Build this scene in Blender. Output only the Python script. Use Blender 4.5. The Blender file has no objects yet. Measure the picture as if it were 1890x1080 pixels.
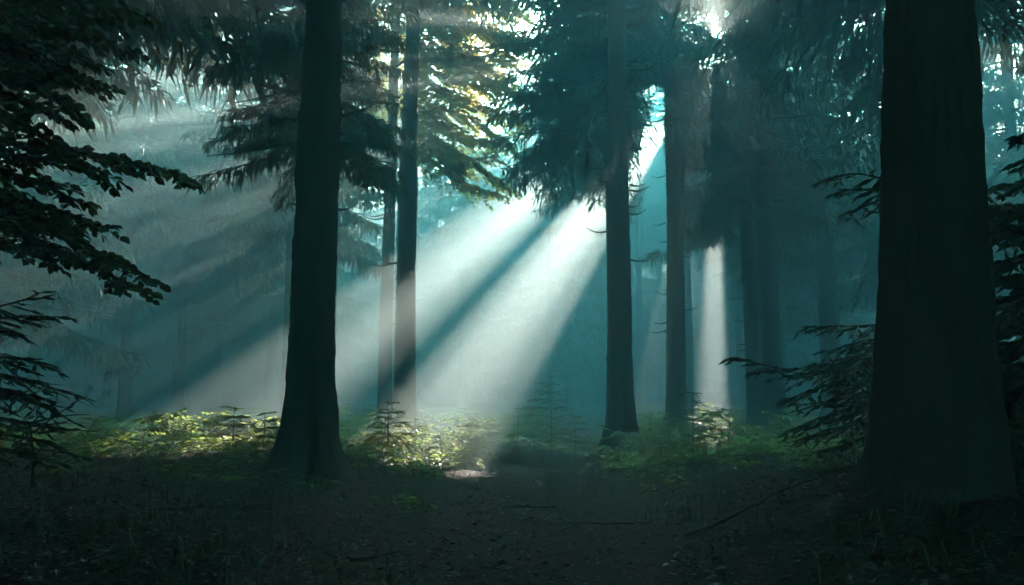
import bpy, math
import numpy as np
from math import radians, sin, cos, pi, sqrt, atan2

rng = np.random.default_rng(11)
scene = bpy.context.scene
COL = scene.collection

# ---------------------------------------------------------------- camera
F, CX, CY = 1890 * 28 / 36, 945, 540
PITCH = math.atan2(175, F)
CAM = np.array([0.0, 0.0, 1.0])
cam_data = bpy.data.cameras.new("camera")
cam_data.lens = 28
cam_data.sensor_width = 36
cam_data.clip_start = 0.05
cam_data.clip_end = 2000
cam = bpy.data.objects.new("camera", cam_data)
COL.objects.link(cam)
cam.location = CAM
cam.rotation_euler = (pi / 2 + PITCH, 0, 0)
scene.camera = cam


def P(x, y, d):
    """world point at forward distance d in the direction in which the photograph shows (x, y)"""
    r = np.array([x - CX, F, -(y - CY)], float)
    c, s = cos(PITCH), sin(PITCH)
    v = np.array([r[0], r[1] * c - r[2] * s, r[1] * s + r[2] * c])
    return CAM + v / v[1] * d


SUN = P(1323, 78, 1.0) - CAM
SUN /= np.linalg.norm(SUN)
SU = np.cross(SUN, [0, 0, 1.0])
SU /= np.linalg.norm(SU)
SV = np.cross(SU, SUN)
SUN_EL, SUN_AZ = math.asin(SUN[2]), math.atan2(SUN[0], SUN[1])


# ---------------------------------------------------------------- noise
def _h(ix, iy, iz):
    n = (ix * 374761393 + iy * 668265263 + iz * 1274126177) & 0xFFFFFFFF
    n = ((n ^ (n >> 13)) * 1274126177) & 0xFFFFFFFF
    return ((n ^ (n >> 16)) & 0xFFFF) / 65535.0


def vnoise(p):
    """value noise in -1..1 for an (N,3) array"""
    p = np.asarray(p, float)
    i = np.floor(p).astype(np.int64)
    f = p - i
    f = f * f * (3 - 2 * f)
    out = 0
    for a in (0, 1):
        for b in (0, 1):
            for c in (0, 1):
                w = (f[:, 0] if a else 1 - f[:, 0]) * (f[:, 1] if b else 1 - f[:, 1]) * (f[:, 2] if c else 1 - f[:, 2])
                out = out + w * _h(i[:, 0] + a, i[:, 1] + b, i[:, 2] + c)
    return out * 2 - 1


# ---------------------------------------------------------------- openings in the canopy
# (angle0, angle1, radius0, radius1) about the line of sight to the sun; no twig grows there
GAPS = [
    (19.5, 28.0, 4.6, 6.6),
    (27.5, 39.0, 3.4, 8.0),
    (7.0, 16.0, 5.2, 6.9),
    (37.5, 41.5, 6.9, 8.0),
    (45.5, 57.0, 3.6, 7.6),
    (56.0, 60.5, 5.0, 5.6),
    (42.5, 46.0, 5.9, 6.9),
    (84.5, 91.5, 5.8, 6.6),
    (40.0, 98.0, 9.6, 15.0, .65),
]
BEECH_GAP = (7.0, 16.0, 5.2, 6.9)


def sun_polar(p):
    q = p - CAM
    u, v = q @ SU, q @ SV
    return np.degrees(np.arctan2(-v, -u)), np.hypot(u, v), u, v


def keep(p, extra=()):
    q = p - CAM
    th, r, u, v = sun_polar(p)
    fp = q - SUN * ((q[:, 2] + .75) / SUN[2])[:, None]      # where the sun ray through p meets the ground
    j = vnoise(np.stack([u * 1.3, v * 1.3, 0 * u], 1))
    j2 = vnoise(np.stack([u * 1.3 + 40, v * 1.3, 0 * u], 1))
    ok = np.ones(len(p), bool)
    j = j + np.random.default_rng(len(p)).normal(size=len(p)) * (.9 * np.clip(6 / (r + 1), .7, 2.5)) / 1.6
    jn = vnoise(q * 2.7)
    rnd = np.random.default_rng(len(p) + 1).random(len(p))
    for a, b, r0, r1, *pr in list(GAPS) + list(extra):
        ok &= ~((rnd < (pr[0] if pr else 1)) & (th + j * 1.6 > a) & (th + j * 1.6 < b) & (r + j2 * .35 > r0) & (r + j2 * .35 < r1) & (fp[:, 1] > 8.05 + .8 * np.clip(fp[:, 0] + 1.6, 0, 1) + .2 * j2))
    # a clear slot between two trunks, open towards the brightest part of the sky
    az, hz = q[:, 0] / np.maximum(q[:, 1], .1), q[:, 2] / np.maximum(q[:, 1], .1)
    ok &= ~((q[:, 1] > 8) & (q[:, 1] < 38) & (az > .148 + .12 * np.clip(hz - .27, 0, .2) + .012 * j + .008 * jn) & (az < .199) & (hz > .17) & (hz < .395 + .02 * j2))
    ok &= ~((q[:, 1] > 19.5) & (q[:, 1] < 39) & (az > .152) & (az < .36) & (hz < np.where(az < .275 + .015 * jn, .18, .075) + .03 * j + .02 * jn))
    ok &= ~(np.hypot(u - .02, v - .18) < .125)   # the pinhole through which the sun glints
    return ok


# ---------------------------------------------------------------- ground height
def gz(x, y):
    x = np.asarray(x, float)
    y = np.asarray(y, float)
    xc = 0.15 + 0.05 * np.sin(y * .5) + np.clip(y - 9, 0, 30) * .12
    d = np.abs(x - xc)
    bank = 0.24 / (1 + np.exp(-(d - 1.25) * 4))
    crest = 0.05 * np.exp(-((y - 8.6) / 1.0) ** 2) - 0.16 / (1 + np.exp(-(y - 10.2) * 2)) * np.exp(-np.clip(y - 10, 0, 99) / 30)
    right = 0.25 * np.exp(-((x - 2.6) ** 2 / 1.8 + (y - 4.6) ** 2 / 3.0))
    p = np.stack([x.ravel() * .45, y.ravel() * .45, 0 * x.ravel()], 1)
    p2 = np.stack([x.ravel() * 2.1, y.ravel() * 2.1, 0 * x.ravel() + 5], 1)
    n = (vnoise(p) * .07 + vnoise(p2) * .025).reshape(x.shape)
    return np.clip(y - 50, 0, 80) * .16 + bank + crest + right + n * np.clip(d * .7, .25, 1)


# ---------------------------------------------------------------- materials
def new_mat(name):
    m = bpy.data.materials.new(name)
    m.use_nodes = True
    nt = m.node_tree
    nt.nodes.clear()
    return m, nt, nt.nodes.new("ShaderNodeOutputMaterial")


def ramp(nt, fac, stops):
    r = nt.nodes.new("ShaderNodeValToRGB")
    e = r.color_ramp.elements
    e[0].position, e[0].color = stops[0][0], (*stops[0][1], 1)
    e[1].position, e[1].color = stops[-1][0], (*stops[-1][1], 1)
    for pos, c in stops[1:-1]:
        k = e.new(pos)
        k.color = (*c, 1)
    nt.links.new(fac, r.inputs[0])
    return r.outputs[0]


def noise(nt, scale, detail=4, stretch=None):
    t = nt.nodes.new("ShaderNodeTexCoord")
    n = nt.nodes.new("ShaderNodeTexNoise")
    n.inputs["Scale"].default_value = scale
    n.inputs["Detail"].default_value = detail
    src = t.outputs["Object"]
    if stretch:
        mp = nt.nodes.new("ShaderNodeMapping")
        mp.inputs["Scale"].default_value = stretch
        nt.links.new(src, mp.inputs[0])
        src = mp.outputs[0]
    nt.links.new(src, n.inputs["Vector"])
    return n.outputs["Fac"]


def bark_mat(name, a, b, scale=9, bump=.6):
    m, nt, out = new_mat(name)
    p = nt.nodes.new("ShaderNodeBsdfPrincipled")
    p.inputs["Roughness"].default_value = .85
    p.inputs["Specular IOR Level"].default_value = .1
    n = noise(nt, scale, 8, (1, 1, .3))
    nt.links.new(ramp(nt, n, [(.3, a), (.7, b)]), p.inputs["Base Color"])
    bp = nt.nodes.new("ShaderNodeBump")
    bp.inputs["Strength"].default_value = bump
    bp.inputs["Distance"].default_value = .03
    nt.links.new(noise(nt, scale * 3, 6, (1, 1, .4)), bp.inputs["Height"])
    nt.links.new(bp.outputs[0], p.inputs["Normal"])
    nt.links.new(p.outputs[0], out.inputs[0])
    return m


def leaf_mat(name, dark, light, trans=.4, rough=.45, tcol=None, spec=.4):
    m, nt, out = new_mat(name)
    geo = nt.nodes.new("ShaderNodeNewGeometry")
    col = ramp(nt, geo.outputs["Random Per Island"], [(0, dark), (1, light)])
    p = nt.nodes.new("ShaderNodeBsdfPrincipled")
    p.inputs["Roughness"].default_value = rough
    p.inputs["Specular IOR Level"].default_value = spec
    nt.links.new(col, p.inputs["Base Color"])
    t = nt.nodes.new("ShaderNodeBsdfTranslucent")
    if tcol is None:
        nt.links.new(col, t.inputs[0])
    else:
        nt.links.new(ramp(nt, geo.outputs["Random Per Island"], [(0, tuple(c * .7 for c in tcol)), (1, tcol)]), t.inputs[0])
    mx = nt.nodes.new("ShaderNodeMixShader")
    mx.inputs[0].default_value = trans
    nt.links.new(p.outputs[0], mx.inputs[1])
    nt.links.new(t.outputs[0], mx.inputs[2])
    nt.links.new(mx.outputs[0], out.inputs[0])
    return m


BARK = bark_mat("spruce bark", (.022, .018, .015), (.06, .05, .042))
BARK_BEECH = bark_mat("beech bark", (.05, .05, .045), (.1, .095, .085), 6, .3)
TWIG = bark_mat("dead twig bark", (.04, .03, .025), (.08, .065, .055), 20, .2)
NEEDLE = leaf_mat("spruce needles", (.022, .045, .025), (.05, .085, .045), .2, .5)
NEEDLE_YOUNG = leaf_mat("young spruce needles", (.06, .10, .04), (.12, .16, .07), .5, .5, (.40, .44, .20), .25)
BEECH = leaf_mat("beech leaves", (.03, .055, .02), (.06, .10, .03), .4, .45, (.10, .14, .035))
BEECH_LIGHT = leaf_mat("sunlit beech leaves", (.09, .12, .04), (.16, .18, .06), .55, .45, (.52, .44, .13))  # lighter, yellower copy of the beech leaves with sunlight put into the colour
SAPLING = leaf_mat("sapling leaves", (.045, .08, .028), (.085, .13, .045), .5, .55, (.36, .46, .11), .2)
FERN = leaf_mat("fern fronds", (.03, .06, .022), (.06, .095, .035), .4, .5, (.10, .15, .05))
GRASSM = leaf_mat("forest grass blades", (.04, .075, .03), (.08, .12, .05), .3, .35)
LITTER = leaf_mat("fallen leaf litter", (.014, .01, .008), (.06, .045, .032), .1, .3)


def ground_mat():
    m, nt, out = new_mat("forest soil")
    p = nt.nodes.new("ShaderNodeBsdfPrincipled")
    p.inputs["Roughness"].default_value = .8
    p.inputs["Specular IOR Level"].default_value = .06
    a = ramp(nt, noise(nt, 14, 10), [(.3, (.010, .007, .006)), (.55, (.024, .018, .013)), (.75, (.05, .036, .026))])
    b = ramp(nt, noise(nt, 6, 8), [(.3, (.008, .014, .008)), (.7, (.02, .03, .014))])
    mx = nt.nodes.new("ShaderNodeMixRGB")
    nt.links.new(ramp(nt, noise(nt, .9, 4), [(.5, (0, 0, 0)), (.62, (1, 1, 1))]), mx.inputs[0])
    nt.links.new(a, mx.inputs[1])
    nt.links.new(b, mx.inputs[2])
    nt.links.new(mx.outputs[0], p.inputs["Base Color"])
    bp = nt.nodes.new("ShaderNodeBump")
    bp.inputs["Strength"].default_value = .9
    bp.inputs["Distance"].default_value = .04
    nt.links.new(noise(nt, 30, 8), bp.inputs["Height"])
    nt.links.new(bp.outputs[0], p.inputs["Normal"])
    nt.links.new(p.outputs[0], out.inputs[0])
    return m


SOIL = ground_mat()


# ---------------------------------------------------------------- object helpers
def thing(name, label, cat, loc, group=None):
    o = bpy.data.objects.new(name, None)
    o.empty_display_size = .2
    COL.objects.link(o)
    o.location = [float(c) for c in loc]
    o["label"], o["category"] = label, cat
    if group:
        o["group"] = group
    return o


def link_mesh(name, me, mat, parent, base=(0, 0, 0)):
    me.materials.append(mat)
    o = bpy.data.objects.new(name, me)
    COL.objects.link(o)
    if parent is not None:
        o.parent = parent
    return o


def quads(name, Q, mat, parent=None, base=(0, 0, 0), smooth=False):
    """one mesh from an (N,4,3) array of world-space quads, stored about base"""
    Q = np.asarray(Q, float).reshape(-1, 4, 3) - np.asarray(base, float)
    n = len(Q)
    me = bpy.data.meshes.new(name)
    me.vertices.add(n * 4)
    me.vertices.foreach_set("co", Q.astype(np.float32).ravel())
    me.loops.add(n * 4)
    me.loops.foreach_set("vertex_index", np.arange(n * 4, dtype=np.int32))
    me.polygons.add(n)
    me.polygons.foreach_set("loop_start", np.arange(0, n * 4, 4, dtype=np.int32))
    me.polygons.foreach_set("loop_total", np.full(n, 4, dtype=np.int32))
    me.update(calc_edges=True)
    return link_mesh(name, me, mat, parent)


class Tubes:
    """tapered tubes, rings of k points along polylines, gathered into ONE mesh"""

    def __init__(self):
        self.v, self.f, self.n = [], [], 0

    def add(self, pts, rad, k=6):
        pts = np.asarray(pts, float)
        rad = np.asarray(rad, float)
        m = len(pts)
        t = np.gradient(pts, axis=0)
        t /= np.linalg.norm(t, axis=1)[:, None] + 1e-9
        ref = np.where(np.abs(t[:, 2:3]) > .9, np.array([[1.0, 0, 0]]), np.array([[0, 0, 1.0]]))
        a = np.cross(t, ref)
        a /= np.linalg.norm(a, axis=1)[:, None] + 1e-9
        b = np.cross(t, a)
        ang = np.arange(k) * 2 * pi / k
        ring = pts[:, None] + rad[:, None, None] * (a[:, None] * np.cos(ang)[None, :, None] + b[:, None] * np.sin(ang)[None, :, None])
        self.v.append(ring.reshape(-1, 3))
        i = np.arange(m - 1)[:, None] * k + self.n
        j = np.arange(k)[None]
        j2 = (j + 1) % k
        self.f.append(np.stack([i + j, i + j2, i + k + j2, i + k + j], 2).reshape(-1, 4))
        self.n += m * k

    def build(self, name, mat, parent, base):
        me = bpy.data.meshes.new(name)
        v = np.concatenate(self.v) - np.asarray(base, float)
        f = np.concatenate(self.f)
        me.from_pydata(v.tolist(), [], f.tolist())
        me.polygons.foreach_set("use_smooth", np.ones(len(f), bool))
        me.update()
        return link_mesh(name, me, mat, parent)


def curve(pts, n):
    """smooth polyline through control points (Catmull-Rom)"""
    p = np.asarray(pts, float)
    p = np.vstack([2 * p[0] - p[1], p, 2 * p[-1] - p[-2]])
    t = np.linspace(0, len(p) - 3 - 1e-6, n)
    i = t.astype(int)
    f = (t - i)[:, None]
    a, b, c, d = p[i], p[i + 1], p[i + 2], p[i + 3]
    return .5 * (2 * b + (c - a) * f + (2 * a - 5 * b + 4 * c - d) * f ** 2 + (3 * b - a - 3 * c + d) * f ** 3)


def diamonds(base, tip, w, roll=None):
    """slim leaf-shaped quads from base points to tip points"""
    base, tip = np.asarray(base, float), np.asarray(tip, float)
    d = tip - base
    L = np.linalg.norm(d, axis=1)[:, None] + 1e-9
    t = d / L
    r = rng.normal(size=base.shape) if roll is None else roll
    s = np.cross(t, r)
    s /= np.linalg.norm(s, axis=1)[:, None] + 1e-9
    s *= np.asarray(w).reshape(-1, 1) / 2
    mid = base + d * .42
    return np.stack([base, mid + s, tip, mid - s], 1)


def leaves(pos, dirn, up, L, wid=.62, fold=.25):
    """oval leaves: two quads each, folded along the midrib"""
    t = dirn / (np.linalg.norm(dirn, axis=1)[:, None] + 1e-9)
    s = np.cross(t, up)
    s /= np.linalg.norm(s, axis=1)[:, None] + 1e-9
    n = np.cross(s, t)
    L = np.asarray(L).reshape(-1, 1)
    w = L * wid / 2
    tip = pos + t * L - n * L * .12
    l1, l2 = pos + t * L * .25 + s * w * .85 + n * w * fold, pos + t * L * .62 + s * w + n * w * fold
    r1, r2 = pos + t * L * .25 - s * w * .85 + n * w * fold, pos + t * L * .62 - s * w + n * w * fold
    A = np.stack([pos, l1, l2, tip], 1)
    B = np.stack([pos, tip, r2, r1], 1)
    return np.stack([A, B], 1).reshape(-1, 4, 3)


# ---------------------------------------------------------------- spruce foliage
def spruce_branch(seed, L=2.6, wm=1.0, step=.085, hang=1.0, dr=0.0):
    """needled twigs of one branch along +x: (N,4,3)"""
    g = np.random.default_rng(seed)
    droop = g.uniform(.18, .34) + dr
    ax = lambda s: np.stack([s, .06 * np.sin(s * 2 + seed), -droop * s + .045 * s ** 2], -1)
    bs, ts, ws = [], [], []
    s0 = np.linspace(.25, L, 26)
    a = ax(s0)
    bs += list(a[:-1]); ts += list(a[1:] + (a[1:] - a[:-1]) * .3); ws += [.06] * 25
    for s in np.linspace(.3, L * .97, 17):
        for side in (-1, 1):
            l = (.75 * (1 - s / L) ** .6 + .16) * g.uniform(.7, 1.15)
            d = np.array([.75, side * g.uniform(.55, .95), g.uniform(-.35, .0)])
            d /= np.linalg.norm(d)
            o = ax(np.array(s + g.uniform(-.05, .05)))
            n = max(2, int(l / step))
            q = np.linspace(0, l, n + 1)[:, None]
            pts = o + d * q + np.array([0, 0, -.28]) * q ** 2
            bs += list(pts[:-1]); ts += list(pts[1:] + (pts[1:] - pts[:-1]) * .4); ws += [.042] * n
            for k in range(1, n + 1):
                hl = hang * g.uniform(.1, .34) * (1.15 - .5 * k / n)
                hd = np.array([d[0] * .4 + g.normal() * .3, d[1] * .4 + g.normal() * .3, -1.0])
                hd /= np.linalg.norm(hd)
                bs.append(pts[k]); ts.append(pts[k] + hd * hl); ws.append(g.uniform(.03, .05))
                if g.random() < .55:
                    sd = np.array([d[0] + g.normal() * .3, g.choice([-1, 1]) * .8, -.25])
                    bs.append(pts[k]); ts.append(pts[k] + sd / np.linalg.norm(sd) * g.uniform(.08, .2)); ws.append(.036)
    return diamonds(np.array(bs), np.array(ts), np.array(ws) * wm, g.normal(size=(len(bs), 3)))


BR = [spruce_branch(s) for s in range(7)]
BR_HANG = [spruce_branch(s + 20, 2.6, 1.05, .075, 1.6, .22) for s in range(7)]
BR_FAR = [spruce_branch(s, 2.6, 1.5, .11, 1.25, .08) for s in range(7)]


def place(Q, pos, az, pitch, sc):
    ca, sa, cp, sp = cos(az), sin(az), cos(pitch), sin(pitch)
    R = np.array([[ca * cp, -sa, -ca * sp], [sa * cp, ca, -sa * sp], [sp, 0, cp]])
    return (Q * sc) @ R.T + pos


def trunk_mesh(base, top_dx, H, r0, flare=.9, seg=28, ring=.07, bumps=1.0, seed=0, lean=(0, 0), top_r=.18, hmax=None, swell=0.0):
    """round trunk with root flare and knobbly bark; returns Tubes-like verts via Tubes"""
    hh = hmax or H
    zs = np.concatenate([np.linspace(-.35, .9, 18), np.arange(1.0, hh, ring)])
    ang = np.arange(seg) * 2 * pi / seg
    Z, A = np.meshgrid(zs, ang, indexing="ij")
    t = np.clip(Z / H, 0, 1)
    R = r0 * ((1 - t) * 1.0 + t * top_r) + swell * np.exp(-(np.clip(Z, 0, 99)) / 1.6)
    fl = np.exp(-np.clip(Z, -.2, 99) / .27)
    lobes = 1 + .34 * np.cos(A * 5 + seed) + .24 * np.cos(A * 3 + seed * 2.3) + .12 * np.cos(A * 9 + seed)
    R = R * (1 + flare * fl * lobes * .55)
    pp = np.stack([np.cos(A).ravel() * 2.2 + seed * 7, np.sin(A).ravel() * 2.2, Z.ravel() * 1.1], 1)
    R = R * (1 + .05 * vnoise(pp * .6).reshape(R.shape))
    R = R + bumps * (.010 * vnoise(pp * np.array([4, 4, 1.6])).reshape(R.shape) + .006 * vnoise(pp * np.array([6, 6, 7])).reshape(R.shape) + .016 * np.clip(vnoise(pp * np.array([7, 7, 13]) + 3).reshape(R.shape) - .25, 0, 1))
    cxn = base[0] + lean[0] * Z + .03 * np.sin(Z * .45 + seed)
    cyn = base[1] + lean[1] * Z
    V = np.stack([cxn + R * np.cos(A), cyn + R * np.sin(A), base[2] + Z], 2)
    T = Tubes()
    T.v.append(V.reshape(-1, 3))
    k = seg
    m = len(zs)
    i = np.arange(m - 1)[:, None] * k
    j = np.arange(k)[None]
    j2 = (j + 1) % k
    T.f.append(np.stack([i + j, i + j2, i + k + j2, i + k + j], 2).reshape(-1, 4))
    T.n = m * k
    return T


def spruce_crown(base, H, z0, R, n, seed, lean=(0, 0), filt=True, extra=(), az_range=None, sc_mul=1.0, dens=1.0, limbs=True, br=None):
    g = np.random.default_rng(seed)
    out = []
    T = Tubes()
    for i in range(n):
        f = (i + g.uniform(-.4, .4)) / n
        f = min(max(f, 0), 1) ** 1.12
        z = z0 + (H - z0) * f
        L = R * (1 - f) ** .75 * g.uniform(.72, 1.12) + .25
        az = i * 2.399 + g.uniform(-.4, .4)
        if az_range is not None:
            az = g.uniform(*az_range)
        pos = np.array([base[0] + lean[0] * z, base[1] + lean[1] * z, base[2] + z])
        sc = L / 2.6
        pitch = g.uniform(-.2, .12) + .25 * f
        q = (br or BR)[g.integers(7)]
        q = q.copy()
        if g.random() < .5:
            q[:, :, 1] *= -1
        # keep twig size absolute when a branch is short
        q = place(q, pos, az, pitch, sc * sc_mul)
        out.append(q)
        if limbs and L > .8:
            s = np.linspace(0, L * .9, 5)
            pl = np.stack([s / sc, 0 * s, (-.25 * s / sc + .045 * (s / sc) ** 2)], 1)
            pl = place(pl[:, None, :], pos, az, pitch, sc)[:, 0]
            if not filt or keep(pl, extra).all():
                T.add(pl, np.linspace(.035, .008, 5), 5)
    # leader
    Q = np.concatenate(out)
    if filt:
        Q = Q[keep(Q.mean(1), extra)]
    return Q, T


def dead_branches(root, base, r, specs, lean=(0, 0)):
    """thin dead twigs: (height, azimuth, length, rise)"""
    g = np.random.default_rng(int(abs(base[0]) * 1000) + 5)
    for z, az, L, rise in specs:
        T = Tubes()
        o = np.array([base[0] + lean[0] * z, base[1] + lean[1] * z, base[2] + z])
        d = np.array([cos(az), sin(az), 0])
        s = np.linspace(0, 1, 6)[:, None]
        side = np.array([-sin(az), cos(az), 0]) * g.uniform(-.25, .25)
        pts = o + d * (r * .8 + L * s) + side * L * s ** 2 + np.array([0, 0, 1]) * (rise * L * s ** 1.5 - .12 * L * np.sin(s * 3))
        T.add(pts, np.linspace(.019, .007, 6), 5)
        if L > .45 and g.random() < .6:
            q = pts[3] + np.linspace(0, 1, 4)[:, None] * (d * .5 + side * 2 + np.array([0, 0, g.uniform(-.5, .6)])) * L * .35
            T.add(q, np.linspace(.006, .003, 4), 4)
        T.build("dead_branch", TWIG, root, base)


def spruce(label, px, dist, diam, H=19, z0=9.0, R=3.2, n=90, seed=1, lean_px=0.0, group=None, dead=(), extra=(), base_z=None, seg=28, filt=True, flare=.9, bumps=1.0, limbs=True, swell=0.0, br=None, name='spruce_tree'):
    x = P(px, 715, dist)[0]
    base = np.array([x, dist, float(gz(x, dist)) if base_z is None else base_z])
    lean = (lean_px, 0)
    o = thing(name, label, "tree", base, group)
    trunk_mesh(base, 0, H + 1.5, diam / 2, seed=seed, lean=lean, seg=seg, flare=flare, bumps=bumps, swell=swell).build("trunk", BARK, o, base)
    Q, T = spruce_crown(base, H, z0, R, n, seed, lean, filt=filt, extra=extra, limbs=limbs, br=br)
    quads("crown", Q, NEEDLE, o, base)
    if T.v and limbs:
        T.build("limbs", BARK, o, base)
    if dead:
        dead_branches(o, base, diam / 2, dead, lean)
    return o, base


def dead_specs(seed, n, z0, z1, lmin, lmax):
    g = np.random.default_rng(seed)
    res = []
    for i in range(n):
        side = g.choice([0, pi])
        res.append((g.uniform(z0, z1), side + g.uniform(-.6, .6), g.uniform(lmin, lmax), g.uniform(-.15, .2)))
    return res


# ---------------------------------------------------------------- setting
def build_ground():
    xs = np.concatenate([np.linspace(-90, -14, 20)[:-1], np.linspace(-14, -6, 40)[:-1], np.linspace(-6, 6, 220)[:-1], np.linspace(6, 14, 40)[:-1], np.linspace(14, 90, 20)])
    ys = np.concatenate([np.linspace(-30, 2, 18)[:-1], np.linspace(2, 14, 220)[:-1], np.linspace(14, 40, 90)[:-1], np.linspace(40, 130, 24)])
    X, Y = np.meshgrid(xs, ys)
    Z = gz(X, Y)
    near = ((Y > 2) & (Y < 16) & (np.abs(X) < 7))
    fine = vnoise(np.stack([X.ravel() * 9, Y.ravel() * 9, 0 * X.ravel()], 1)).reshape(X.shape) * .014 + vnoise(np.stack([X.ravel() * 18, Y.ravel() * 18, 0 * X.ravel()], 1)).reshape(X.shape) * .008
    Z = Z + fine * near
    m, k = X.shape
    me = bpy.data.meshes.new("ground")
    i = np.arange(m - 1)[:, None] * k
    j = np.arange(k - 1)[None]
    f = np.stack([i + j, i + j + 1, i + k + j + 1, i + k + j], 2).reshape(-1, 4)
    me.from_pydata(np.stack([X, Y, Z], 2).reshape(-1, 3).tolist(), [], f.tolist())
    me.polygons.foreach_set("use_smooth", np.ones(len(f), bool))
    o = link_mesh("ground", me, SOIL, None)
    o["kind"] = "structure"
    o["label"] = "dark forest floor with a worn path between low banks"


build_ground()

# ---------------------------------------------------------------- main trunks
spruce("broad dark spruce trunk before the light beam, lit seedlings beside its foot", 573, 7.5, .42, 17, 8.3, 4.6, 120, 3, .012, flare=1.3, seg=64, swell=.015, bumps=1.8, dead=[(4.7, pi, .12, .3), (4.1, pi, .12, .2), (3.55, pi, .1, 0), (3.05, pi, .2, .4), (2.5, pi, .1, .1), (2.45, 0, .12, .1), (3.2, 0, .06, 0)])
spruce("thickest and darkest spruce trunk, nearest of all, right of the path", 1728, 4.3, .45, 16, 6.0, 5.0, 110, 5, .038, flare=.3, seg=72, swell=.1, bumps=2.2)
spruce("bare spruce trunk with many dead twig stubs and a flared foot beside the path", 1140, 12.7, .42, 17, 10.6, 2.8, 100, 8, .016, flare=1.7, swell=.02, dead=dead_specs(4, 22, 2.4, 7.6, .12, .55))
spruce("pale hazy spruce trunk with the bright beam across its middle", 747, 15.0, .42, 17, 10.7, 4.3, 150, 9, .006, dead=dead_specs(5, 8, 3, 8, .2, .7))
spruce("slim faint spruce trunk close behind the pale trunk in the beam", 712, 19, .34, 17, 11.6, 3.4, 110, 10, .004, dead=dead_specs(6, 10, 2, 9, .3, 1.0))
spruce("slender spruce trunk beside the brightest opening in the canopy", 1248, 15.6, .37, 17, 9.6, 1.7, 70, 12, .006, swell=.02, dead=dead_specs(7, 16, 2, 7, .12, .5))
spruce("left trunk of the close pair of spruces, slightly paler than its neighbour", 1391, 17.0, .36, 17, 4.9, 2.3, 110, 14, .0, br=BR_HANG, dead=dead_specs(8, 12, 1, 4, .12, .4))
spruce("right, darker trunk of the close pair of spruces", 1427, 16.0, .42, 17, 6.0, 1.9, 80, 15, .0, br=BR_HANG, swell=.02)
spruce("faint broad spruce trunk standing alone between the close pair and the thickest trunk", 1538, 19.0, .5, 17, 5.2, 2.3, 80, 16, .0, br=BR_HANG)

# ---------------------------------------------------------------- spruces behind and around
G_BACK = "hazy spruces behind the main trunks"
MIDROW = [  # px, dist, crown base, radius, branches, what singles it out; farthest ones added to block stray sun
    (1168, 43, 9, 3.2, 150, 0), (1222, 45, 9, 3.2, 150, 0), (1275, 42, 9, 3.2, 150, 0), (1347, 44, 8, 3.2, 150, 0), (1392, 43, 8, 3.2, 150, 0), (1450, 45, 7, 3.2, 150, 0), (1112, 44, 9, 3.2, 150, 0), (1058, 46, 9, 3.2, 150, 0), (1000, 44, 9, 3.2, 150, 0), (940, 46, 8, 3.2, 150, 0),
    (1140, 23, 6.8, 3.1, 140, 0), (1252, 41.2, 9, 3.4, 170, 0), (1148, 28, 6.9, 2.4, 120, 0), (1246, 26, 7.0, 2.0, 110, "hazy spruce hidden behind the slender trunk, its crown spreading above the bright slot"),
    (1400, 24, 4.6, 2.3, 120, "hazy spruce behind the close pair, its low boughs showing at both their sides"), (1272, 29, 6.0, 2.2, 110, 0),
    (1535, 26, 5.4, 3.2, 110, "hazy spruce directly behind the faint lone trunk"),
    (1690, 23, 4.2, 3.2, 110, "hazy spruce whose crown fades out left of the thickest trunk"), (1790, 20, 4.0, 3.2, 110, "hazy spruce covered by the thickest trunk, boughs showing to its right"),
    (1900, 18, 3.4, 3.2, 110, "hazy spruce at the right edge beyond the thickest trunk"), (1450, 31, 4.0, 3.4, 120, 0),
    (567, 11.5, 4.5, 1.4, 240, "spruce with dark drooping boughs standing behind the broad dark trunk, showing at both sides"),
    (1134, 16.5, 6.6, 2.5, 230, "spruce with a dark hanging crown, behind the bare trunk with the flared foot"),
    (1738, 11.5, 7.0, 3.4, 150, "spruce added close behind the thickest trunk, unseen crown above the frame blocking skylight"), (735, 27, 9.5, 2.6, 100, 0), (610, 24, 7.6, 2.4, 110, "faint spruce between the broad dark trunk and the slim faint trunk"),  # hidden tree added to shut a sky opening over the foreground
    (330, 27, 5.6, 3.2, 120, "hazy spruce in the middle of the left background"), (60, 24, 4.2, 3.4, 120, "hazy spruce veiled by the dark beech boughs at left"), (-60, 18, 3.0, 3.2, 110, "spruce at the far left edge behind the dark beech boughs"),
    (530, 20, 5.2, 2.8, 120, "hazy spruce half hidden by the left side of the broad dark trunk"), (230, 22, 6.0, 3.2, 130, "hazy spruce just right of the tips of the dark beech boughs"), (400, 31, 3.5, 3.4, 130, 0), (140, 33, 3.0, 3.4, 130, 0), (500, 29, 4.2, 3.2, 130, 0),
]
for i, a in enumerate(MIDROW):
    spruce(a[5] or "hazy spruce tree behind the main trunks", a[0], a[1], .36, 20.5 if a[1] > 41 or a[0] < 520 else 17, a[2], a[3], a[4], 60 + i, group=G_BACK, extra=(BEECH_GAP,), seg=14, bumps=0, limbs=a[1] < 28, br=BR_HANG if a[1] < 24 else BR_FAR)


def in_gap_reach(x, y, z0, H, R):
    p = np.array([[x + dx, y + dy, z] for z in np.linspace(z0, H, 6) for dx in (-R, 0, R) for dy in (-R, 0, R)])
    return not keep(p, (BEECH_GAP,) + tuple((a - 2, b + 2, c - .8, d + .8) for a, b, c, d, *_ in GAPS)).all()


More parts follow.
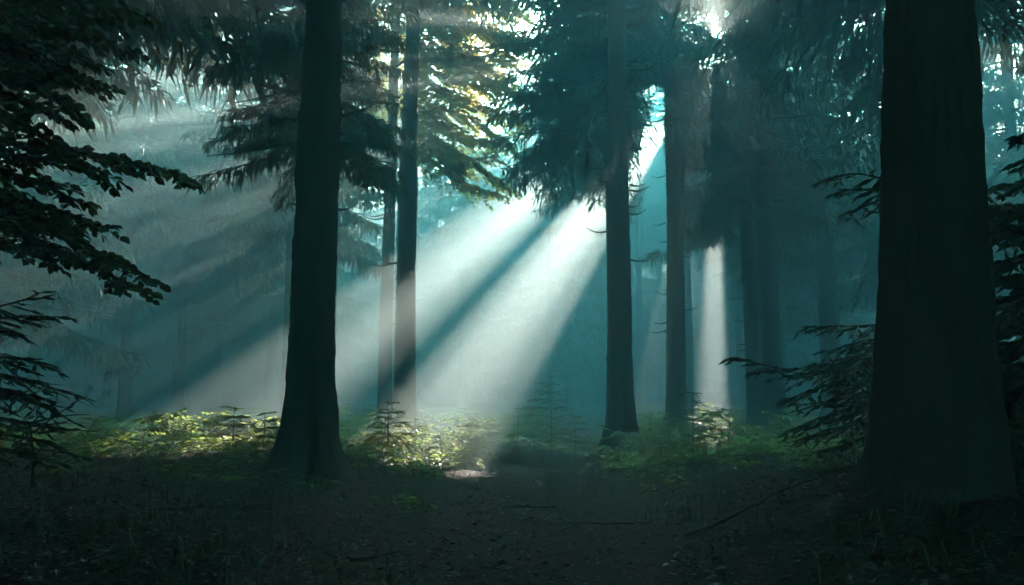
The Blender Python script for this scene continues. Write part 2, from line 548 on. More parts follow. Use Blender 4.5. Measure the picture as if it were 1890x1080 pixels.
protos = {}
g = np.random.default_rng(77)
spots = []
for gy in np.arange(-18, 78, 4.3):
    for gx in np.arange(-36, 40, 4.3):
        x, y = gx + g.uniform(-1.2, 1.2), gy + g.uniform(-1.2, 1.2)
        infr = y > 0 and abs(x) < .70 * y + 2.5
        if not infr and (abs(x) > 29 or y > 46):
            continue
        if infr and y < 33 or y > 60 and (not infr or abs(x) > 34):
            continue
        if not infr and (math.hypot(x, y) < 5.5 or (abs(x) < .7 * y + 3.5 and y > 0)):
            continue
        if 20 < y < 45 and abs(x / y - .263) < .014:
            continue
        if math.hypot(x + 4.2, y - 4.5) < 2.5 or y < -9 and g.random() < .4:
            continue
        spots.append((x, y, infr))
spots += [(-3.4, -.6, False), (3.2, -.9, False), (-.2, -3.0, False), (4.4, 1.6, False), (-3.0, -4.6, False), (3.4, -4.8, False), (-6.2, 1.0, False), (9.8, 9.0, False), (-7.6, 10.4, False), (7.4, 4.2, False), (6.9, -.8, False), (-8.2, 4.6, False)]  # near trees added out of frame to keep skylight off the foreground
spots.sort(key=lambda q: q[1])
for i, (x, y, infr) in enumerate(spots):
    z0 = g.uniform(.8, 3.0) if infr else g.uniform(.5, 1.6)
    H, R, n = g.uniform(16, 17.3), g.uniform(3.2, 4.0), 100
    if infr and y > 60:
        H = 18.8
    elif infr and x < -4:
        H += 3.2
    if not infr and math.hypot(x, y) < 13.2 and abs(x) < 9.9 and y > -5.5:
        z0, R, n = 7.4, 4.6, 220
    kind = (2 if n > 150 else 0 if z0 < 3.2 else 1, i % 3)
    need = in_gap_reach(x, y, z0, H, R)
    base = np.array([x, y, float(gz(x, y))])
    label, grp = ("spruce tree fading into the haze far behind", "far spruces fading into the haze") if infr else ("spruce tree of the surrounding stand, added outside the frame to block skylight", "spruces of the surrounding stand, added to block skylight")  # trees outside the frame are added to close the canopy against skylight
    if need or kind not in protos:
        px = CX + x / y * F / cos(PITCH) if y > .1 else 0
        o = thing("spruce_tree", label, "tree", base, grp)
        trunk_mesh(base, 0, H + .8, .18, seed=i, seg=12, bumps=0).build("trunk", BARK, o, base)
        Q, T = spruce_crown(base, H, z0, R, n, 200 + i, filt=need, extra=(BEECH_GAP,), limbs=False, br=BR_FAR if infr else BR_HANG)
        quads("crown", Q, NEEDLE, o, base)
        if not need:
            protos[kind] = o
    else:
        src = protos[kind]
        o = src.copy()
        COL.objects.link(o)
        o.location = base
        o.rotation_euler = (0, 0, g.uniform(0, 6.28))
        o["label"], o["group"] = label, grp
        for ch in list(src.children):
            c2 = ch.copy()
            COL.objects.link(c2)
            c2.parent = o

# ---------------------------------------------------------------- broad-leaved foliage
def spray(limb, side, leafL, g, droop=.25, start=.12, twig_step=.11, tilt=.35, taper=.6, wid=.62):
    """leafy side twigs along a limb: returns leaf quads and twig polylines"""
    seg = np.linalg.norm(np.diff(limb, axis=0), axis=1)
    s = np.concatenate([[0], np.cumsum(seg)])
    Ltot = s[-1]
    pos, dr, up, ln, tw = [], [], [], [], []
    t = start * Ltot
    sgn = 1
    while t < Ltot * .995:
        k = min(np.searchsorted(s, t), len(limb) - 1)
        o = limb[k - 1] + (limb[k] - limb[k - 1]) * ((t - s[k - 1]) / max(s[k] - s[k - 1], 1e-6))
        d = limb[k] - limb[k - 1]
        d = d / np.linalg.norm(d)
        lat = np.cross(d, [0, 0, 1.0])
        lat /= np.linalg.norm(lat) + 1e-9
        l = side * (1 - t / Ltot) ** taper * g.uniform(.6, 1.15) + leafL * 1.5
        td = d * g.uniform(.45, .9) + lat * sgn * g.uniform(.6, 1.0) + np.array([0, 0, g.uniform(-.3, .15)])
        td /= np.linalg.norm(td)
        n = max(2, int(l / (leafL * .55)))
        q = np.linspace(0, l, n + 1)[:, None]
        pts = o + td * q + np.array([0, 0, -droop]) * q ** 2
        tw.append(pts)
        tl = np.cross(td, [0, 0, 1.0])
        tl /= np.linalg.norm(tl) + 1e-9
        for m in range(1, n + 1):
            for rep in (1, -1):
                if g.random() < .12:
                    continue
                ld = td * g.uniform(.4, .9) + tl * rep * g.uniform(.4, 1.0) + np.array([0, 0, g.uniform(-.45, .15)])
                if m == n and rep == 1:
                    ld = td + np.array([0, 0, -.2])
                pos.append(pts[m]); dr.append(ld); ln.append(leafL * g.uniform(.65, 1.15))
                up.append(np.array([g.normal() * tilt, g.normal() * tilt, 1.0]))
        sgn = -sgn
        t += twig_step * g.uniform(.7, 1.3)
    return leaves(np.array(pos), np.array(dr), np.array(up), np.array(ln), wid), tw


def leafy_branches(root, base, limbs, mat, bark, seed, r=.02, tilt=.5):
    """each limb: (points, side length, leaf length, twig step)"""
    g = np.random.default_rng(seed)
    Qs, T = [], Tubes()
    for pts, side, leafL, step in limbs:
        c = curve(pts, 26)
        T.add(c, np.linspace(r, r * .18, 26), 6)
        Q, tw = spray(c, side, leafL, g, twig_step=step, tilt=tilt)
        Qs.append(Q)
        for p in tw:
            T.add(p, np.linspace(r * .16, r * .06, len(p)), 3)
    quads("foliage", np.concatenate(Qs), mat, root, base)
    T.build("branches", bark, root, base)


# near beech at the left edge: trunk just outside the frame, boughs reaching in
bx, by = -4.75, 4.9
bb = np.array([bx, by, float(gz(bx, by))])
beech = thing("beech_tree", "dark leafy beech boughs reaching in at the left edge", "tree", bb)
trunk_mesh(bb, 0, 15, .17, seed=2, seg=28).build("trunk", BARK_BEECH, beech, bb)
LB = []
def bough(px_pts, side, leafL=.066, step=.035):
    a = np.array([bx, by, P(0, px_pts[0][1] - 20, by)[2]])
    LB.append(([a] + [P(x, y, d) for x, y, d in px_pts], side, leafL, step))
bough([(-120, 10, 4.6), (60, 0, 4.4), (170, -5, 4.2), (250, 20, 4.1)], .42)
bough([(-120, 40, 4.5), (40, 40, 4.2), (130, 50, 4.1), (240, 92, 4.0)], .42)
bough([(-120, 20, 4.8), (20, 20, 4.7), (110, 10, 4.5), (200, 30, 4.4)], .4)
bough([(-120, 70, 4.4), (0, 70, 4.2), (90, 85, 4.0), (150, 110, 3.9)], .4)
bough([(-120, 110, 4.6), (-20, 110, 4.4), (60, 130, 4.2), (130, 140, 4.2)], .4)
bough([(-120, 160, 4.6), (-30, 165, 4.4), (40, 185, 4.3), (90, 215, 4.2)], .36)
bough([(-120, 90, 4.7), (0, 90, 4.6), (100, 120, 4.5), (180, 150, 4.4)], .42)
bough([(-120, 130, 4.4), (0, 130, 4.2), (70, 160, 4.1), (125, 205, 4.0)], .36)
bough([(-120, 190, 4.4), (0, 205, 4.3), (60, 240, 4.2), (80, 260, 4.2)], .3)
bough([(-120, 250, 4.5), (60, 268, 4.4), (200, 290, 4.3), (290, 312, 4.2), (362, 343, 4.15)], .26)
bough([(-120, 285, 4.3), (30, 290, 4.2), (130, 300, 4.1), (200, 325, 4.1)], .3)
bough([(-120, 330, 4.6), (0, 350, 4.5), (90, 385, 4.4), (200, 420, 4.4)], .38)
bough([(-120, 370, 4.3), (0, 385, 4.2), (100, 430, 4.1), (190, 470, 4.1), (270, 508, 4.0)], .34)
bough([(-120, 410, 4.5), (0, 420, 4.4), (100, 465, 4.3), (200, 505, 4.3), (250, 538, 4.2)], .28)
bough([(-120, 300, 4.6), (-20, 315, 4.5), (60, 330, 4.4), (140, 370, 4.3)], .34)
bough([(-120, 350, 4.5), (-20, 370, 4.3), (70, 395, 4.2), (150, 440, 4.2)], .34)
bough([(-120, 440, 4.5), (-20, 440, 4.4), (50, 465, 4.3), (100, 488, 4.3)], .25)
for k in range(10):   # boughs above the frame that shade the foreground
    az = -1.6 + k * .5
    LB.append(([np.array([bx, by, 4.3 + k * .35]), np.array([bx + 1.4 * cos(az), by + 1.4 * sin(az), 4.8 + k * .35]), np.array([bx + 3.4 * cos(az), by + 3.4 * sin(az), 4.9 + k * .35])], 1.0, .09, .09))
leafy_branches(beech, bb, LB, BEECH, BARK_BEECH, 31, .022, .8)

# sunlit beech behind the pale trunk
g = np.random.default_rng(5)
x0 = P(757, 715, 19.5)[0]
bb = np.array([x0, 19.5, 0.0])
lit = thing("beech_tree", "sunlit yellow green beech crown beside the pale trunk in the beam", "tree", bb)
trunk_mesh(bb, 0, 16, .15, seed=4, seg=16).build("trunk", BARK_BEECH, lit, bb)
L2 = []
def bough2(px_pts, side, zoff=25):
    a = np.array([x0, 19.5, P(0, px_pts[0][1] - zoff, 19.5)[2]])
    L2.append(([a] + [P(x, y, d - 3) for x, y, d in px_pts], side, .13, .06))
for yy in (-90, -60, -40, -20, 0, 15, 30, 45, 60, 78, 95, 112, 130, 160, 195, 225, 250, 275, 300):
    e = (1005 if yy < 60 else 965) - abs(yy - 170) * .25 + g.uniform(-30, 20)
    bough2([(800, yy, 22.2), (870, yy + 25 + g.uniform(-10, 20), 21.8), (e, yy + 55 + g.uniform(-20, 25), 21.5)], 1.0)
for yy in (20, 90, 150, 210, 250, 275):
    bough2([(790, yy, 22), (815, yy + 25, 21), (840 + g.uniform(-20, 30), yy + 45, 20.3)], .9)
for yy in (-20, 60, 120, 180):
    bough2([(735, yy, 23), (690, yy + 30, 23.4), (655, yy + 60, 23.8)], .8)
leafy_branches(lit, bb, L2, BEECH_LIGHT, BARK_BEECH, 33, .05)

# far beech at upper left, sunlight put into its leaf colour
x0 = P(215, 715, 31)[0]
bb = np.array([x0, 31, 0.0])
far = thing("beech_tree", "distant pale green beech crown at upper left, behind the dark boughs", "tree", bb)
trunk_mesh(bb, 0, 16, .16, seed=6, seg=16).build("trunk", BARK_BEECH, far, bb)
L3 = []
for k in range(26):
    yy = 110 + g.uniform(0, 230)
    L3.append(([np.array([x0, 31, P(0, yy, 31)[2] - .6]), P(215 + g.uniform(-40, 40), yy, 30.5 + g.uniform(-1, 1)), P(215 + g.uniform(-150, 130), yy + g.uniform(-10, 40), 30 + g.uniform(-2.5, 2.5))], 1.1, .19, .2))
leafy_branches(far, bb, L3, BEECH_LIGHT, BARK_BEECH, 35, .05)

# ---------------------------------------------------------------- near spruce twigs
def needle_spray(limb, side, g, step=.06, droop=.3, start=.1, w=.03, sub=True, taper=.7):
    seg = np.linalg.norm(np.diff(limb, axis=0), axis=1)
    s = np.concatenate([[0], np.cumsum(seg)])
    Lt = s[-1]
    bs, ts, ws = [], [], []
    for k in range(len(limb) - 1):
        if s[k] > start * Lt:
            bs.append(limb[k]); ts.append(limb[k + 1] + (limb[k + 1] - limb[k]) * .5); ws.append(w)
    t = start * Lt
    sg = 1
    while t < Lt:
        k = min(max(np.searchsorted(s, t), 1), len(limb) - 1)
        o = limb[k - 1] + (limb[k] - limb[k - 1]) * ((t - s[k - 1]) / max(s[k] - s[k - 1], 1e-6))
        d = limb[k] - limb[k - 1]
        d /= np.linalg.norm(d)
        lat = np.cross(d, [0, 0, 1.0])
        lat /= np.linalg.norm(lat) + 1e-9
        l = side * (1 - t / Lt) ** taper * g.uniform(.55, 1.1) + .07
        td = d * g.uniform(.6, 1.0) + lat * sg * g.uniform(.5, 1.0) + np.array([0, 0, g.uniform(-.45, .05)])
        td /= np.linalg.norm(td)
        n = max(1, int(l / .07))
        q = np.linspace(0, l, n + 1)[:, None]
        pts = o + td * q + np.array([0, 0, -droop]) * q ** 2
        for m in range(n):
            for r in range(2):
                bs.append(pts[m]); ts.append(pts[m + 1] + (pts[m + 1] - pts[m]) * .4 + g.normal(size=3) * .006); ws.append(w * g.uniform(.8, 1.2))
            if sub:
                for rep in (1, -1):
                    tl = np.cross(td, [0, 0, 1.0]) * rep
                    sd = td * .8 + tl * .7 + np.array([0, 0, g.uniform(-.6, .1)])
                    sd /= np.linalg.norm(sd)
                    bs.append(pts[m + 1]); ts.append(pts[m + 1] + sd * g.uniform(.04, .13)); ws.append(w * .85)
        sg = -sg
        t += step * g.uniform(.7, 1.3)
    return diamonds(np.array(bs), np.array(ts), np.array(ws))


def young_spruce(label, base, h, limbs, seed, w=.03, r=.03, group=None, name="young_spruce", mat=None, cat="young tree", step=.06, whole=True):
    g = np.random.default_rng(seed)
    o = thing(name, label, cat, base, group)
    T = Tubes()
    st = np.linspace(0, 1, 10)[:, None]
    stem = base + np.array([0, 0, -.05]) + st * np.array([g.uniform(-.03, .03) * h, g.uniform(-.03, .03) * h, h + .05])
    T.add(stem, np.linspace(r, r * .2, 10), 7)
    if not whole:
        T.build("stem", TWIG, o, base)
    Qs = []
    B = T if whole else Tubes()
    for pts, side in limbs:
        c = curve(pts, 18)
        B.add(c, np.linspace(r * .4, r * .1, 18), 5)
        Qs.append(needle_spray(c, side, g, w=w, step=step))
    B.build("branches", TWIG, o, base)
    quads("needles", np.concatenate(Qs), mat or NEEDLE, o, base)
    return o


def whorls(base, h, n_wh, R, g, z0=.15, per=5, rise=.15):
    """branch polylines of a small conical spruce"""
    res = []
    for i in range(n_wh):
        f = i / max(n_wh - 1, 1)
        z = h * (z0 + (.97 - z0) * f)
        L = R * (1 - f) ** .85 + .05 * h
        for k in range(per if f < .9 else 3):
            az = g.uniform(0, 6.28)
            l = L * g.uniform(.7, 1.1)
            d = np.array([cos(az), sin(az), 0])
            o = base + np.array([0, 0, z])
            res.append(([o, o + d * l * .5 + np.array([0, 0, rise * l * .6]), o + d * l + np.array([0, 0, rise * l * (.2 + f)])], l * .45))
    return res


g = np.random.default_rng(8)
# dark spruce at the left edge
b0 = np.array([P(-75, 715, 5.0)[0], 5.0, float(gz(P(-75, 715, 5.0)[0], 5.0))])
lim = []
def ed(px_pts, side):
    lim.append(([np.array([b0[0], b0[1], P(0, px_pts[0][1], 5.0)[2] - .03])] + [P(x, y, d) for x, y, d in px_pts], side))
ed([(-20, 570, 4.9), (40, 555, 4.8), (68, 543, 4.8)], .1)
ed([(-20, 590, 4.9), (40, 585, 4.8), (105, 585, 4.75)], .14)
ed([(-20, 610, 4.9), (20, 612, 4.8), (48, 620, 4.8)], .1)
ed([(-10, 660, 4.9), (40, 662, 4.8), (85, 678, 4.7)], .2)
ed([(-10, 690, 4.9), (60, 705, 4.8), (145, 732, 4.7)], .22)
ed([(-10, 730, 4.8), (50, 740, 4.7), (110, 765, 4.6)], .25)
ed([(-10, 770, 4.9), (60, 785, 4.8), (120, 780, 4.7)], .25)
ed([(-10, 800, 4.8), (60, 810, 4.7), (120, 835, 4.6)], .25)
ed([(-10, 830, 4.7), (40, 840, 4.6), (90, 850, 4.5)], .25)
ed([(-20, 715, 4.6), (30, 725, 4.4), (70, 745, 4.3)], .22)
young_spruce("dark young spruce with sparse drooping boughs at the left edge, under the beech", b0, 1.75, lim, 41, w=.022)
# bare twigs beside it
T = Tubes()
for p0, p1 in (((60, 800), (162, 730)), ((50, 790), (105, 745)), ((70, 800), (182, 797)), ((60, 780), (165, 765)), ((40, 830), (120, 838))):
    a, b = P(*p0, 4.7), P(*p1, 4.6)
    c = a + np.linspace(0, 1, 7)[:, None] * (b - a) + np.sin(np.linspace(0, 3.1, 7))[:, None] * np.array([0, 0, .012])
    T.add(c, np.linspace(.007, .002, 7), 4)
bt = thing("bare_shrub", "bare thin twigs of a leafless shrub before the dark young spruce at left", "shrub", P(60, 850, 4.7))
T.add(np.array([P(60, 900, 4.7), P(62, 850, 4.7), P(55, 780, 4.7)]), [.011, .009, .005], 5)
T.build("twigs", TWIG, bt, P(60, 850, 4.7))

# dark spruce behind the thickest trunk
b1 = np.array([P(1665, 715, 6.3)[0], 6.3, float(gz(P(1665, 715, 6.3)[0], 6.3))])
lim = []
def er(px_pts, side, z=None):
    lim.append(([np.array([b1[0], b1[1], P(0, px_pts[0][1], 6.3)[2]])] + [P(x, y, d) for x, y, d in px_pts], side))
er([(1620, 600, 6.2), (1560, 602, 6.1), (1485, 603, 6.0)], .16)
er([(1620, 625, 6.2), (1570, 635, 6.1), (1525, 650, 6.0)], .2)
er([(1610, 672, 6.2), (1500, 690, 6.0), (1430, 678, 5.9), (1360, 660, 5.85)], .3)
er([(1610, 690, 6.2), (1540, 705, 6.0), (1460, 735, 5.9)], .32)
er([(1610, 660, 6.3), (1560, 672, 6.2), (1500, 672, 6.1)], .3)
er([(1610, 720, 6.2), (1540, 740, 6.1), (1470, 748, 6.0)], .22)
er([(1610, 740, 6.2), (1550, 760, 6.1), (1455, 795, 6.0)], .28)
er([(1610, 770, 6.2), (1560, 785, 6.1), (1480, 810, 6.0)], .3)
er([(1620, 700, 6.0), (1590, 715, 5.6), (1560, 740, 5.3)], .3)
er([(1620, 740, 6.0), (1590, 770, 5.6), (1550, 800, 5.3)], .3)
er([(1620, 640, 6.0), (1600, 655, 5.7), (1575, 690, 5.4)], .25)
er([(1620, 800, 6.0), (1580, 815, 5.7), (1520, 835, 5.4)], .3)
young_spruce("dark young spruce with layered boughs reaching left from behind the thickest trunk", b1, 1.9, lim, 43, w=.026, step=.05)
b2 = np.array([P(1700, 715, 5.4)[0], 5.4, float(gz(P(1700, 715, 5.4)[0], 5.4))])
lim = []
b1 = b2
er([(1640, 325, 5.3), (1580, 320, 5.2), (1518, 332, 5.1)], .14)
er([(1640, 345, 5.3), (1600, 350, 5.2), (1545, 350, 5.1)], .16)
er([(1640, 360, 5.3), (1610, 375, 5.2), (1568, 392, 5.1)], .14)
er([(1810, 350, 5.3), (1860, 345, 5.2), (1900, 355, 5.1)], .16)
er([(1810, 375, 5.3), (1860, 380, 5.2), (1930, 400, 5.1)], .2)
er([(1810, 400, 5.3), (1850, 415, 5.2), (1920, 430, 5.1)], .2)
er([(1810, 425, 5.2), (1850, 435, 5.0), (1900, 470, 4.9)], .2)
young_spruce("taller young spruce mostly hidden by the thickest trunk, sprigs showing at both its sides", b2, 2.75, lim, 44, w=.026, whole=True)
b3 = np.array([P(1960, 715, 4.6)[0], 4.6, float(gz(P(1960, 715, 4.6)[0], 4.6))])
young_spruce("dense dark spruce bush in the right corner beside the thickest trunk", b3, 2.1, whorls(b3, 2.1, 15, .75, g, .08, 9, -.1), 45, w=.04, step=.045, whole=True)

# saplings in the undergrowth
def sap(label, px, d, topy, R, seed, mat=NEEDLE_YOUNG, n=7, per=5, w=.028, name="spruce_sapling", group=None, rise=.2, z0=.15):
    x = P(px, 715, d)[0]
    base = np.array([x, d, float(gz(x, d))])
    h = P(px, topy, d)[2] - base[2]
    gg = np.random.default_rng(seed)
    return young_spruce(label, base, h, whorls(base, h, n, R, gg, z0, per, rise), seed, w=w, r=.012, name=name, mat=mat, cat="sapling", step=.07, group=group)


sap("tall thin spruce sapling standing left of the bare trunk with the flared foot", 1018, 13.5, 690, .55, 71, n=9, per=4, w=.016)
sap("small spruce sapling left of the tall thin sapling", 955, 13.0, 752, .4, 72, n=6, per=4, w=.018)
sap("leaning spruce sapling in the middle of the green undergrowth behind the path", 985, 14.5, 738, .45, 171, n=7, per=4, w=.02)
sap("low spruce sapling close left of the bare trunk's foot", 1062, 13.2, 768, .36, 172, n=6, per=4, w=.02)
sap("spruce sapling at the left end of the green undergrowth behind the path", 905, 14.2, 765, .4, 173, n=6, per=4, w=.02)
sap("spruce sapling between the bare trunk and the slender trunk", 1198, 13.6, 762, .4, 174, n=6, per=4, w=.02)
sap("bare dark spruce sapling with a few sticking twigs before the slender trunk", 1277, 9.0, 722, .42, 73, n=7, per=2, w=.018, mat=NEEDLE)
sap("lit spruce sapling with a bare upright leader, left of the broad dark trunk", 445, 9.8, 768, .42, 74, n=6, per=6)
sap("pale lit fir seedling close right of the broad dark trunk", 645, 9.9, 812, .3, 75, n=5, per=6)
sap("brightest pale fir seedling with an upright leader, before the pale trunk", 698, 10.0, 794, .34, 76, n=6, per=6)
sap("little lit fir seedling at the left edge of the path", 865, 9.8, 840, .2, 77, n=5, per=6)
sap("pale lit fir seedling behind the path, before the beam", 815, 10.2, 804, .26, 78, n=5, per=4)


def leafy_sapling(label, px, d, topy, seed, side=.16, leafL=.075, n=7, spread=.5, mat=SAPLING, group=None):
    gg = np.random.default_rng(seed)
    x = P(px, 715, d)[0]
    base = np.array([x, d, float(gz(x, d))])
    h = P(px, topy, d)[2] - base[2]
    o = thing("beech_sapling", label, "sapling", base, group)
    T, Qs = Tubes(), []
    stem = curve([base - np.array([0, 0, .04]), base + np.array([.04 * gg.normal(), 0, h * .5]), base + np.array([.08 * gg.normal(), 0, h])], 10)
    T.add(stem, np.linspace(.011, .003, 10), 5)
    B = T
    for i in range(n):
        f = .3 + .68 * i / (n - 1)
        a = stem[min(int(f * 9.99), 9)]
        az = gg.uniform(0, 6.28)
        l = spread * (1.15 - f * .75) * gg.uniform(.7, 1.2)
        dd = np.array([cos(az), sin(az) * .8, 0])
        c = curve([a, a + dd * l * .5 + np.array([0, 0, l * .28]), a + dd * l + np.array([0, 0, l * .22])], 10)
        B.add(c, np.linspace(.006, .002, 10), 4)
        Q, tw = spray(c, side, leafL, gg, twig_step=.06, tilt=.25)
        Qs.append(Q)
    T.build("stem", TWIG, o, base)
    quads("foliage", np.concatenate(Qs), mat, o, base)


leafy_sapling("lit beech sapling with arching sprays, tallest in the left patch of light", 300, 9.7, 776, 81, spread=.62, n=8, leafL=.08, side=.13)
leafy_sapling("lit beech sapling reaching up with pale top leaves, middle of the left light patch", 380, 9.9, 770, 82, spread=.5, n=7, leafL=.08, side=.13)
leafy_sapling("lit beech sapling leaning against the left side of the broad dark trunk's foot", 505, 9.9, 786, 83, spread=.55, n=9, leafL=.085)
leafy_sapling("thin lit beech seedling standing apart at the left end of the light patch", 215, 9.4, 818, 84, spread=.35, n=5)
leafy_sapling("tiny lit beech seedling near the left edge, below the dark young spruce", 150, 9.3, 826, 85, spread=.28, n=4)
leafy_sapling("lit leafy seedling between the two pale fir seedlings behind the path", 765, 10.0, 818, 86, spread=.3, n=5)


def fern(label, px, d, h, seed, group=None):
    gg = np.random.default_rng(seed)
    x = P(px, 715, d)[0]
    base = np.array([x, d, float(gz(x, d))])
    o = thing("fern", label, "fern", base, group)
    bs, ts, ws = [], [], []
    for k in range(9):
        az = k * .7 + gg.uniform(-.3, .3)
        dd = np.array([cos(az), sin(az), 0])
        l = h * gg.uniform(.8, 1.25)
        c = curve([base, base + dd * l * .35 + np.array([0, 0, l * .65]), base + dd * l * .95 + np.array([0, 0, l * .6])], 22)
        sd = np.array([-sin(az), cos(az), 0])
        for m in range(4, 22):
            q = l * .26 * sin(pi * (m - 2) / 21) ** .8
            for rep in (1, -1):
                bs.append(c[m]); ts.append(c[m] + sd * rep * q + dd * q * .3 + np.array([0, 0, -.2 * q])); ws.append(l * .045)
        for m in range(21):
            bs.append(c[m]); ts.append(c[m + 1] + (c[m + 1] - c[m]) * .3); ws.append(.008)
    up = np.tile(np.array([[0, 0, 1.0]]), (len(bs), 1)) + gg.normal(size=(len(bs), 3)) * .15
    quads("fronds", diamonds(np.array(bs), np.array(ts), np.array(ws), up), FERN, o, base)


for i, (px, d, h) in enumerate([(1065, 11.0, .42), (1000, 12.2, .5), (930, 12.6, .45), (1195, 11.4, .45), (1340, 12.4, .5), (880, 13, .45), (1290, 11, .4), (1240, 13.5, .5), (1480, 12, .5)]):
    fern(("green fern left of the foot of the bare trunk", "tall green fern behind the path, left of the bare trunk", "green fern at the far left of the green undergrowth behind the path", "green fern close right of the foot of the bare trunk", "green fern before the close pair of trunks", "pale green fern where the path dips out of sight", "green fern below the bare dark sapling", "green fern before the slender trunk", "green fern before the faint lone trunk")[i], px, d, h, 90 + i, "ferns in the undergrowth")

g = np.random.default_rng(55)
n_s = 0
while n_s < 34:
    d = 8.6 + 9 * g.random() ** 1.4
    px = g.uniform(-40, 1500)
    x = P(px, 715, d)[0]
    xc = 0.15 + 0.05 * sin(d * .5) + max(d - 9, 0) * .12
    if (px < 560 and d > 9.3) or abs(x - xc) < 1.0 or math.hypot(x + 1.9, d - 7.5) < .8 or math.hypot(x - 1.69, d - 12.7) < .7:
        continue
    h = g.uniform(.28, .62)
    zone = "left of the broad dark trunk" if px < 575 else "between the broad and pale trunks" if px < 750 else "between the pale trunk and the bare trunk" if px < 1140 else "between the bare trunk and the close pair" if px < 1410 else "right of the close pair"
    how = ("tiny" if h < .38 else "small" if h < .5 else "tall", "near" if d < 11 else "farther")
    if n_s % 2:
        topy = 715 - (h + float(gz(x, d)) - 1) * F / d
        sap(f"{how[0]} spruce seedling in the {how[1]} undergrowth {zone}", px, d, topy, h * .55, 300 + n_s, n=5, per=5, w=.024, name="spruce_seedling", group="spruce seedlings in the undergrowth")
    else:
        topy = 715 - (h + float(gz(x, d)) - 1) * F / d
        leafy_sapling(f"{how[0]} leafy beech seedling in the {how[1]} undergrowth {zone}", px, d, topy, 300 + n_s, spread=h * .8, n=6, leafL=.075, group="beech seedlings in the undergrowth")
    n_s += 1

# fallen sticks in the foreground
for i, (px, d, L, az) in enumerate([(420, 5.2, .8, .4), (1120, 5.8, .6, 2.6), (700, 4.6, .5, 1.0), (1380, 5.0, .9, .2), (980, 6.8, .45, 2.9), (250, 6.4, .7, 2.4)]):
    x = P(px, 715, d)[0]
    c0 = np.array([x, d, 0])
    t = np.linspace(-.5, .5, 9)[:, None] * L
    p = c0 + t * np.array([cos(az), sin(az), 0]) + np.sin(t * 7) * np.array([-sin(az), cos(az), 0]) * .03
    p[:, 2] = gz(p[:, 0], p[:, 1]) + .015
    T = Tubes()
    T.add(p, np.linspace(.014, .005, 9), 6)
    k = p[5]
    T.add(np.array([k, k + [.06 * cos(az + .8), .06 * sin(az + .8), .02], k + [.16 * cos(az + .9), .16 * sin(az + .9), .03]]), [.007, .005, .003], 5)
    o = T.build("fallen_stick", TWIG, None, c0)
    o.location = c0
    o["label"] = ("dead stick on the dark ground left of the path, in the foreground", "dead stick at the right side of the path", "short dead stick nearest to the viewer, left of the path", "longest dead stick, on the dark ground before the dark young spruce", "short dead stick lying across the middle of the path", "dead stick on the dark ground below the lit beech saplings")[i]
    o["category"] = "stick"
    o["group"] = "fallen sticks on the forest floor"

# ---------------------------------------------------------------- ground cover
g = np.random.default_rng(15)
def path_d(x, y):
    return np.abs(x - (0.15 + 0.05 * np.sin(y * .5) + np.clip(y - 9, 0, 30) * .12))


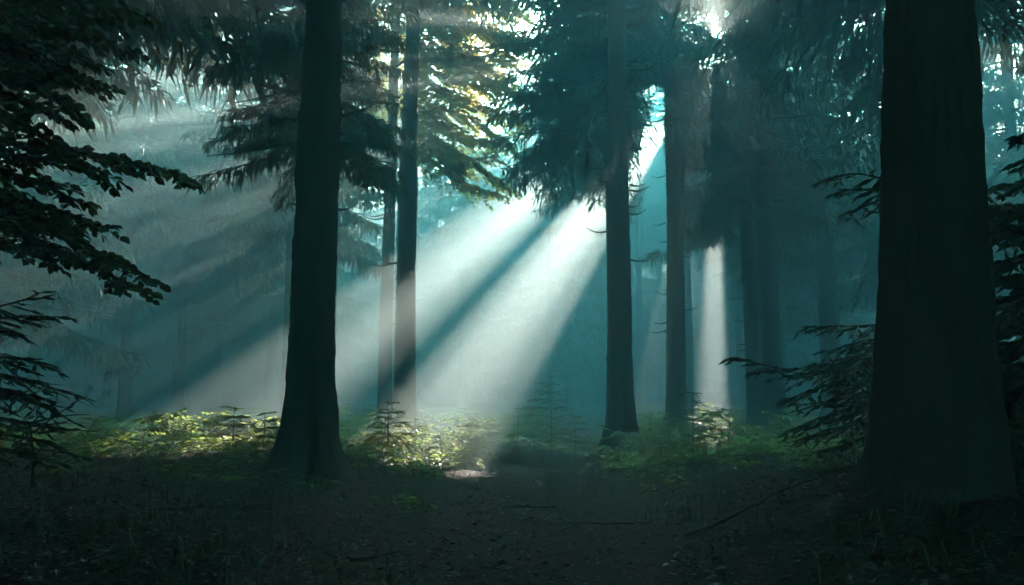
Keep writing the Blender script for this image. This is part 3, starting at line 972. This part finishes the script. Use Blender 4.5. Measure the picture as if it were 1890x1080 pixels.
def cover():
    # low leafy plants
    pos, dr, up, ln = [], [], [], []
    T = 0
    n = 5000
    y = 6.6 + 16 * g.random(n) ** 1.25
    x = (g.random(n) * 2 - 1) * (.66 * y + .6)
    ok = (path_d(x, y) > .75 + .35 * g.random(n)) & (np.hypot(x + 1.9, y - 7.5) > .42) & (np.hypot(x - 1.69, y - 12.7) > .4)
    ok &= ~((y < 8.0) & (g.random(n) < .8))
    x, y = x[ok], y[ok]
    z = gz(x, y)
    vh = vnoise(np.stack([x * .8, y * .8, 0 * x + 9], 1)); kk = 0
    for a, b, c in zip(x, y, z):
        h = g.uniform(.04, .2) * (1 if b > 8 else .5) * (1 + .9 * float(vh[kk])); kk += 1
        k = int(g.uniform(5, 13))
        az = g.uniform(0, 6.28, k)
        rr = g.uniform(.02, .16, k)
        pos.append(np.stack([a + rr * np.cos(az), b + rr * np.sin(az), c + h * g.uniform(.3, 1.1, k)], 1))
        dr.append(np.stack([np.cos(az), np.sin(az), g.uniform(-.3, .35, k)], 1))
        up.append(np.stack([g.normal(size=k) * .3, g.normal(size=k) * .3, np.ones(k)], 1))
        ln.append(g.uniform(.04, .11, k))
    Q = leaves(np.concatenate(pos), np.concatenate(dr), np.concatenate(up), np.concatenate(ln), .55)
    o = quads("undergrowth", Q, SAPLING, None)
    o["kind"] = "stuff"
    o["label"] = "low leafy undergrowth along the banks of the path"
    # grass and arching blades in the shaded foreground
    n = 5000
    y = 3.3 + 7 * g.random(n)
    x = (g.random(n) * 2 - 1) * (.66 * y + .6)
    ok = (path_d(x, y) > .7) & ((g.random(n) < .35) | (vnoise(np.stack([x * 1.1, y * 1.1, 0 * x], 1)) > .15))
    x, y = x[ok], y[ok]
    n = len(x)
    b0 = np.stack([x, y, gz(x, y) - .01], 1)
    az = g.uniform(0, 6.28, n)
    l = g.uniform(.08, .26, n)
    d1 = np.stack([np.cos(az) * .4, np.sin(az) * .4, np.ones(n)], 1) * (l * .55)[:, None]
    d2 = np.stack([np.cos(az), np.sin(az), .1 * np.ones(n)], 1) * (l * .6)[:, None]
    r = np.stack([-np.sin(az), np.cos(az), 0 * az], 1) * .004
    m1 = b0 + d1
    t1 = m1 + d2
    Q = np.concatenate([np.stack([b0 - r, b0 + r, m1 + r, m1 - r], 1), np.stack([m1 - r, m1 + r, t1 + r * .2, t1 - r * .2], 1)])
    o = quads("grass", Q, GRASSM, None)
    o["kind"] = "stuff"
    o["label"] = "thin arching grass blades on the shaded forest floor"
    # litter
    n = 16000
    y = 3.0 + 8.5 * g.random(n) ** 1.2
    x = (g.random(n) * 2 - 1) * (.66 * y + .6)
    p = np.stack([x, y, gz(x, y) + g.uniform(.004, .022, n)], 1)
    az = g.uniform(0, 6.28, n)
    dd = np.stack([np.cos(az), np.sin(az), g.uniform(-.25, .35, n)], 1)
    Q = leaves(p, dd, np.stack([g.normal(size=n) * .35, g.normal(size=n) * .35, np.ones(n)], 1), g.uniform(.012, .05, n), .55)
    o = quads("fallen_leaves", Q, LITTER, None)
    o["kind"] = "stuff"
    o["label"] = "small fallen leaves and needles littering the path"


cover()

# ---------------------------------------------------------------- haze, sky and sun
def build_haze():
    x, y0, y1, z0, z1 = 88, -28, 120, -1.6, HAZE_TOP
    v = [(a, b, c) for c in (z0, z1) for b in (y0, y1) for a in (-x, x)]
    f = [(0, 2, 3, 1), (4, 5, 7, 6), (0, 1, 5, 4), (2, 6, 7, 3), (0, 4, 6, 2), (1, 3, 7, 5)]
    me = bpy.data.meshes.new("haze")
    me.from_pydata(v, [], f)
    m, nt, out = new_mat("forest haze")
    pv = nt.nodes.new("ShaderNodeVolumePrincipled")
    pv.inputs["Color"].default_value = (*HAZE_COL, 1)
    pv.inputs["Density"].default_value = HAZE_D
    pv.inputs["Anisotropy"].default_value = HAZE_G
    pv.inputs["Density Attribute"].default_value = ""
    nt.links.new(pv.outputs[0], out.inputs["Volume"])
    o = link_mesh("haze", me, m, None)
    o["kind"] = "stuff"
    o["label"] = "teal morning haze filling the forest"


HAZE_COL, HAZE_D, HAZE_G = (.78, .955, .945), .04, .42
SKY_STRENGTH, SUN_STRENGTH, EXPOSURE = .15, 4.3, 6.3
SKY_TINT = (.25, 1.0, .78)
SUN_COL = (1.0, .90, .80)
HAZE_TOP = 24.6
build_haze()

w = bpy.data.worlds.new("World")
scene.world = w
w.use_nodes = True
nt = w.node_tree
bg = nt.nodes["Background"]
sky = nt.nodes.new("ShaderNodeTexSky")
sky.sky_type = "NISHITA"
sky.sun_disc = False
sky.sun_elevation = SUN_EL
sky.sun_rotation = SUN_AZ
mul = nt.nodes.new("ShaderNodeMixRGB")
mul.blend_type = "MULTIPLY"
mul.inputs[0].default_value = 1
mul.inputs[2].default_value = (*SKY_TINT, 1)
nt.links.new(sky.outputs[0], mul.inputs[1])
nt.links.new(mul.outputs[0], bg.inputs[0])
bg.inputs[1].default_value = SKY_STRENGTH

sl = bpy.data.lights.new("sun", "SUN")
sl.energy = SUN_STRENGTH
sl.angle = radians(.5)
sl.color = SUN_COL
so = bpy.data.objects.new("sun", sl)
COL.objects.link(so)
from mathutils import Vector
so.rotation_euler = Vector(SUN).to_track_quat("Z", "Y").to_euler()
so.location = (10, 40, 30)

# ---------------------------------------------------------------- render settings
scene.view_settings.view_transform = "Standard"
scene.view_settings.look = "None"
scene.view_settings.exposure = EXPOSURE
scene.render.engine = "CYCLES"
c = scene.cycles
c.use_denoising = True
c.denoising_input_passes = "RGB_ALBEDO_NORMAL"
c.denoiser = "OPENIMAGEDENOISE"
c.max_bounces = 6
c.diffuse_bounces = 2
c.glossy_bounces = 1
c.transmission_bounces = 3
c.transparent_max_bounces = 4
c.volume_bounces = 0
c.sample_clamp_indirect = 4
c.use_light_tree = True
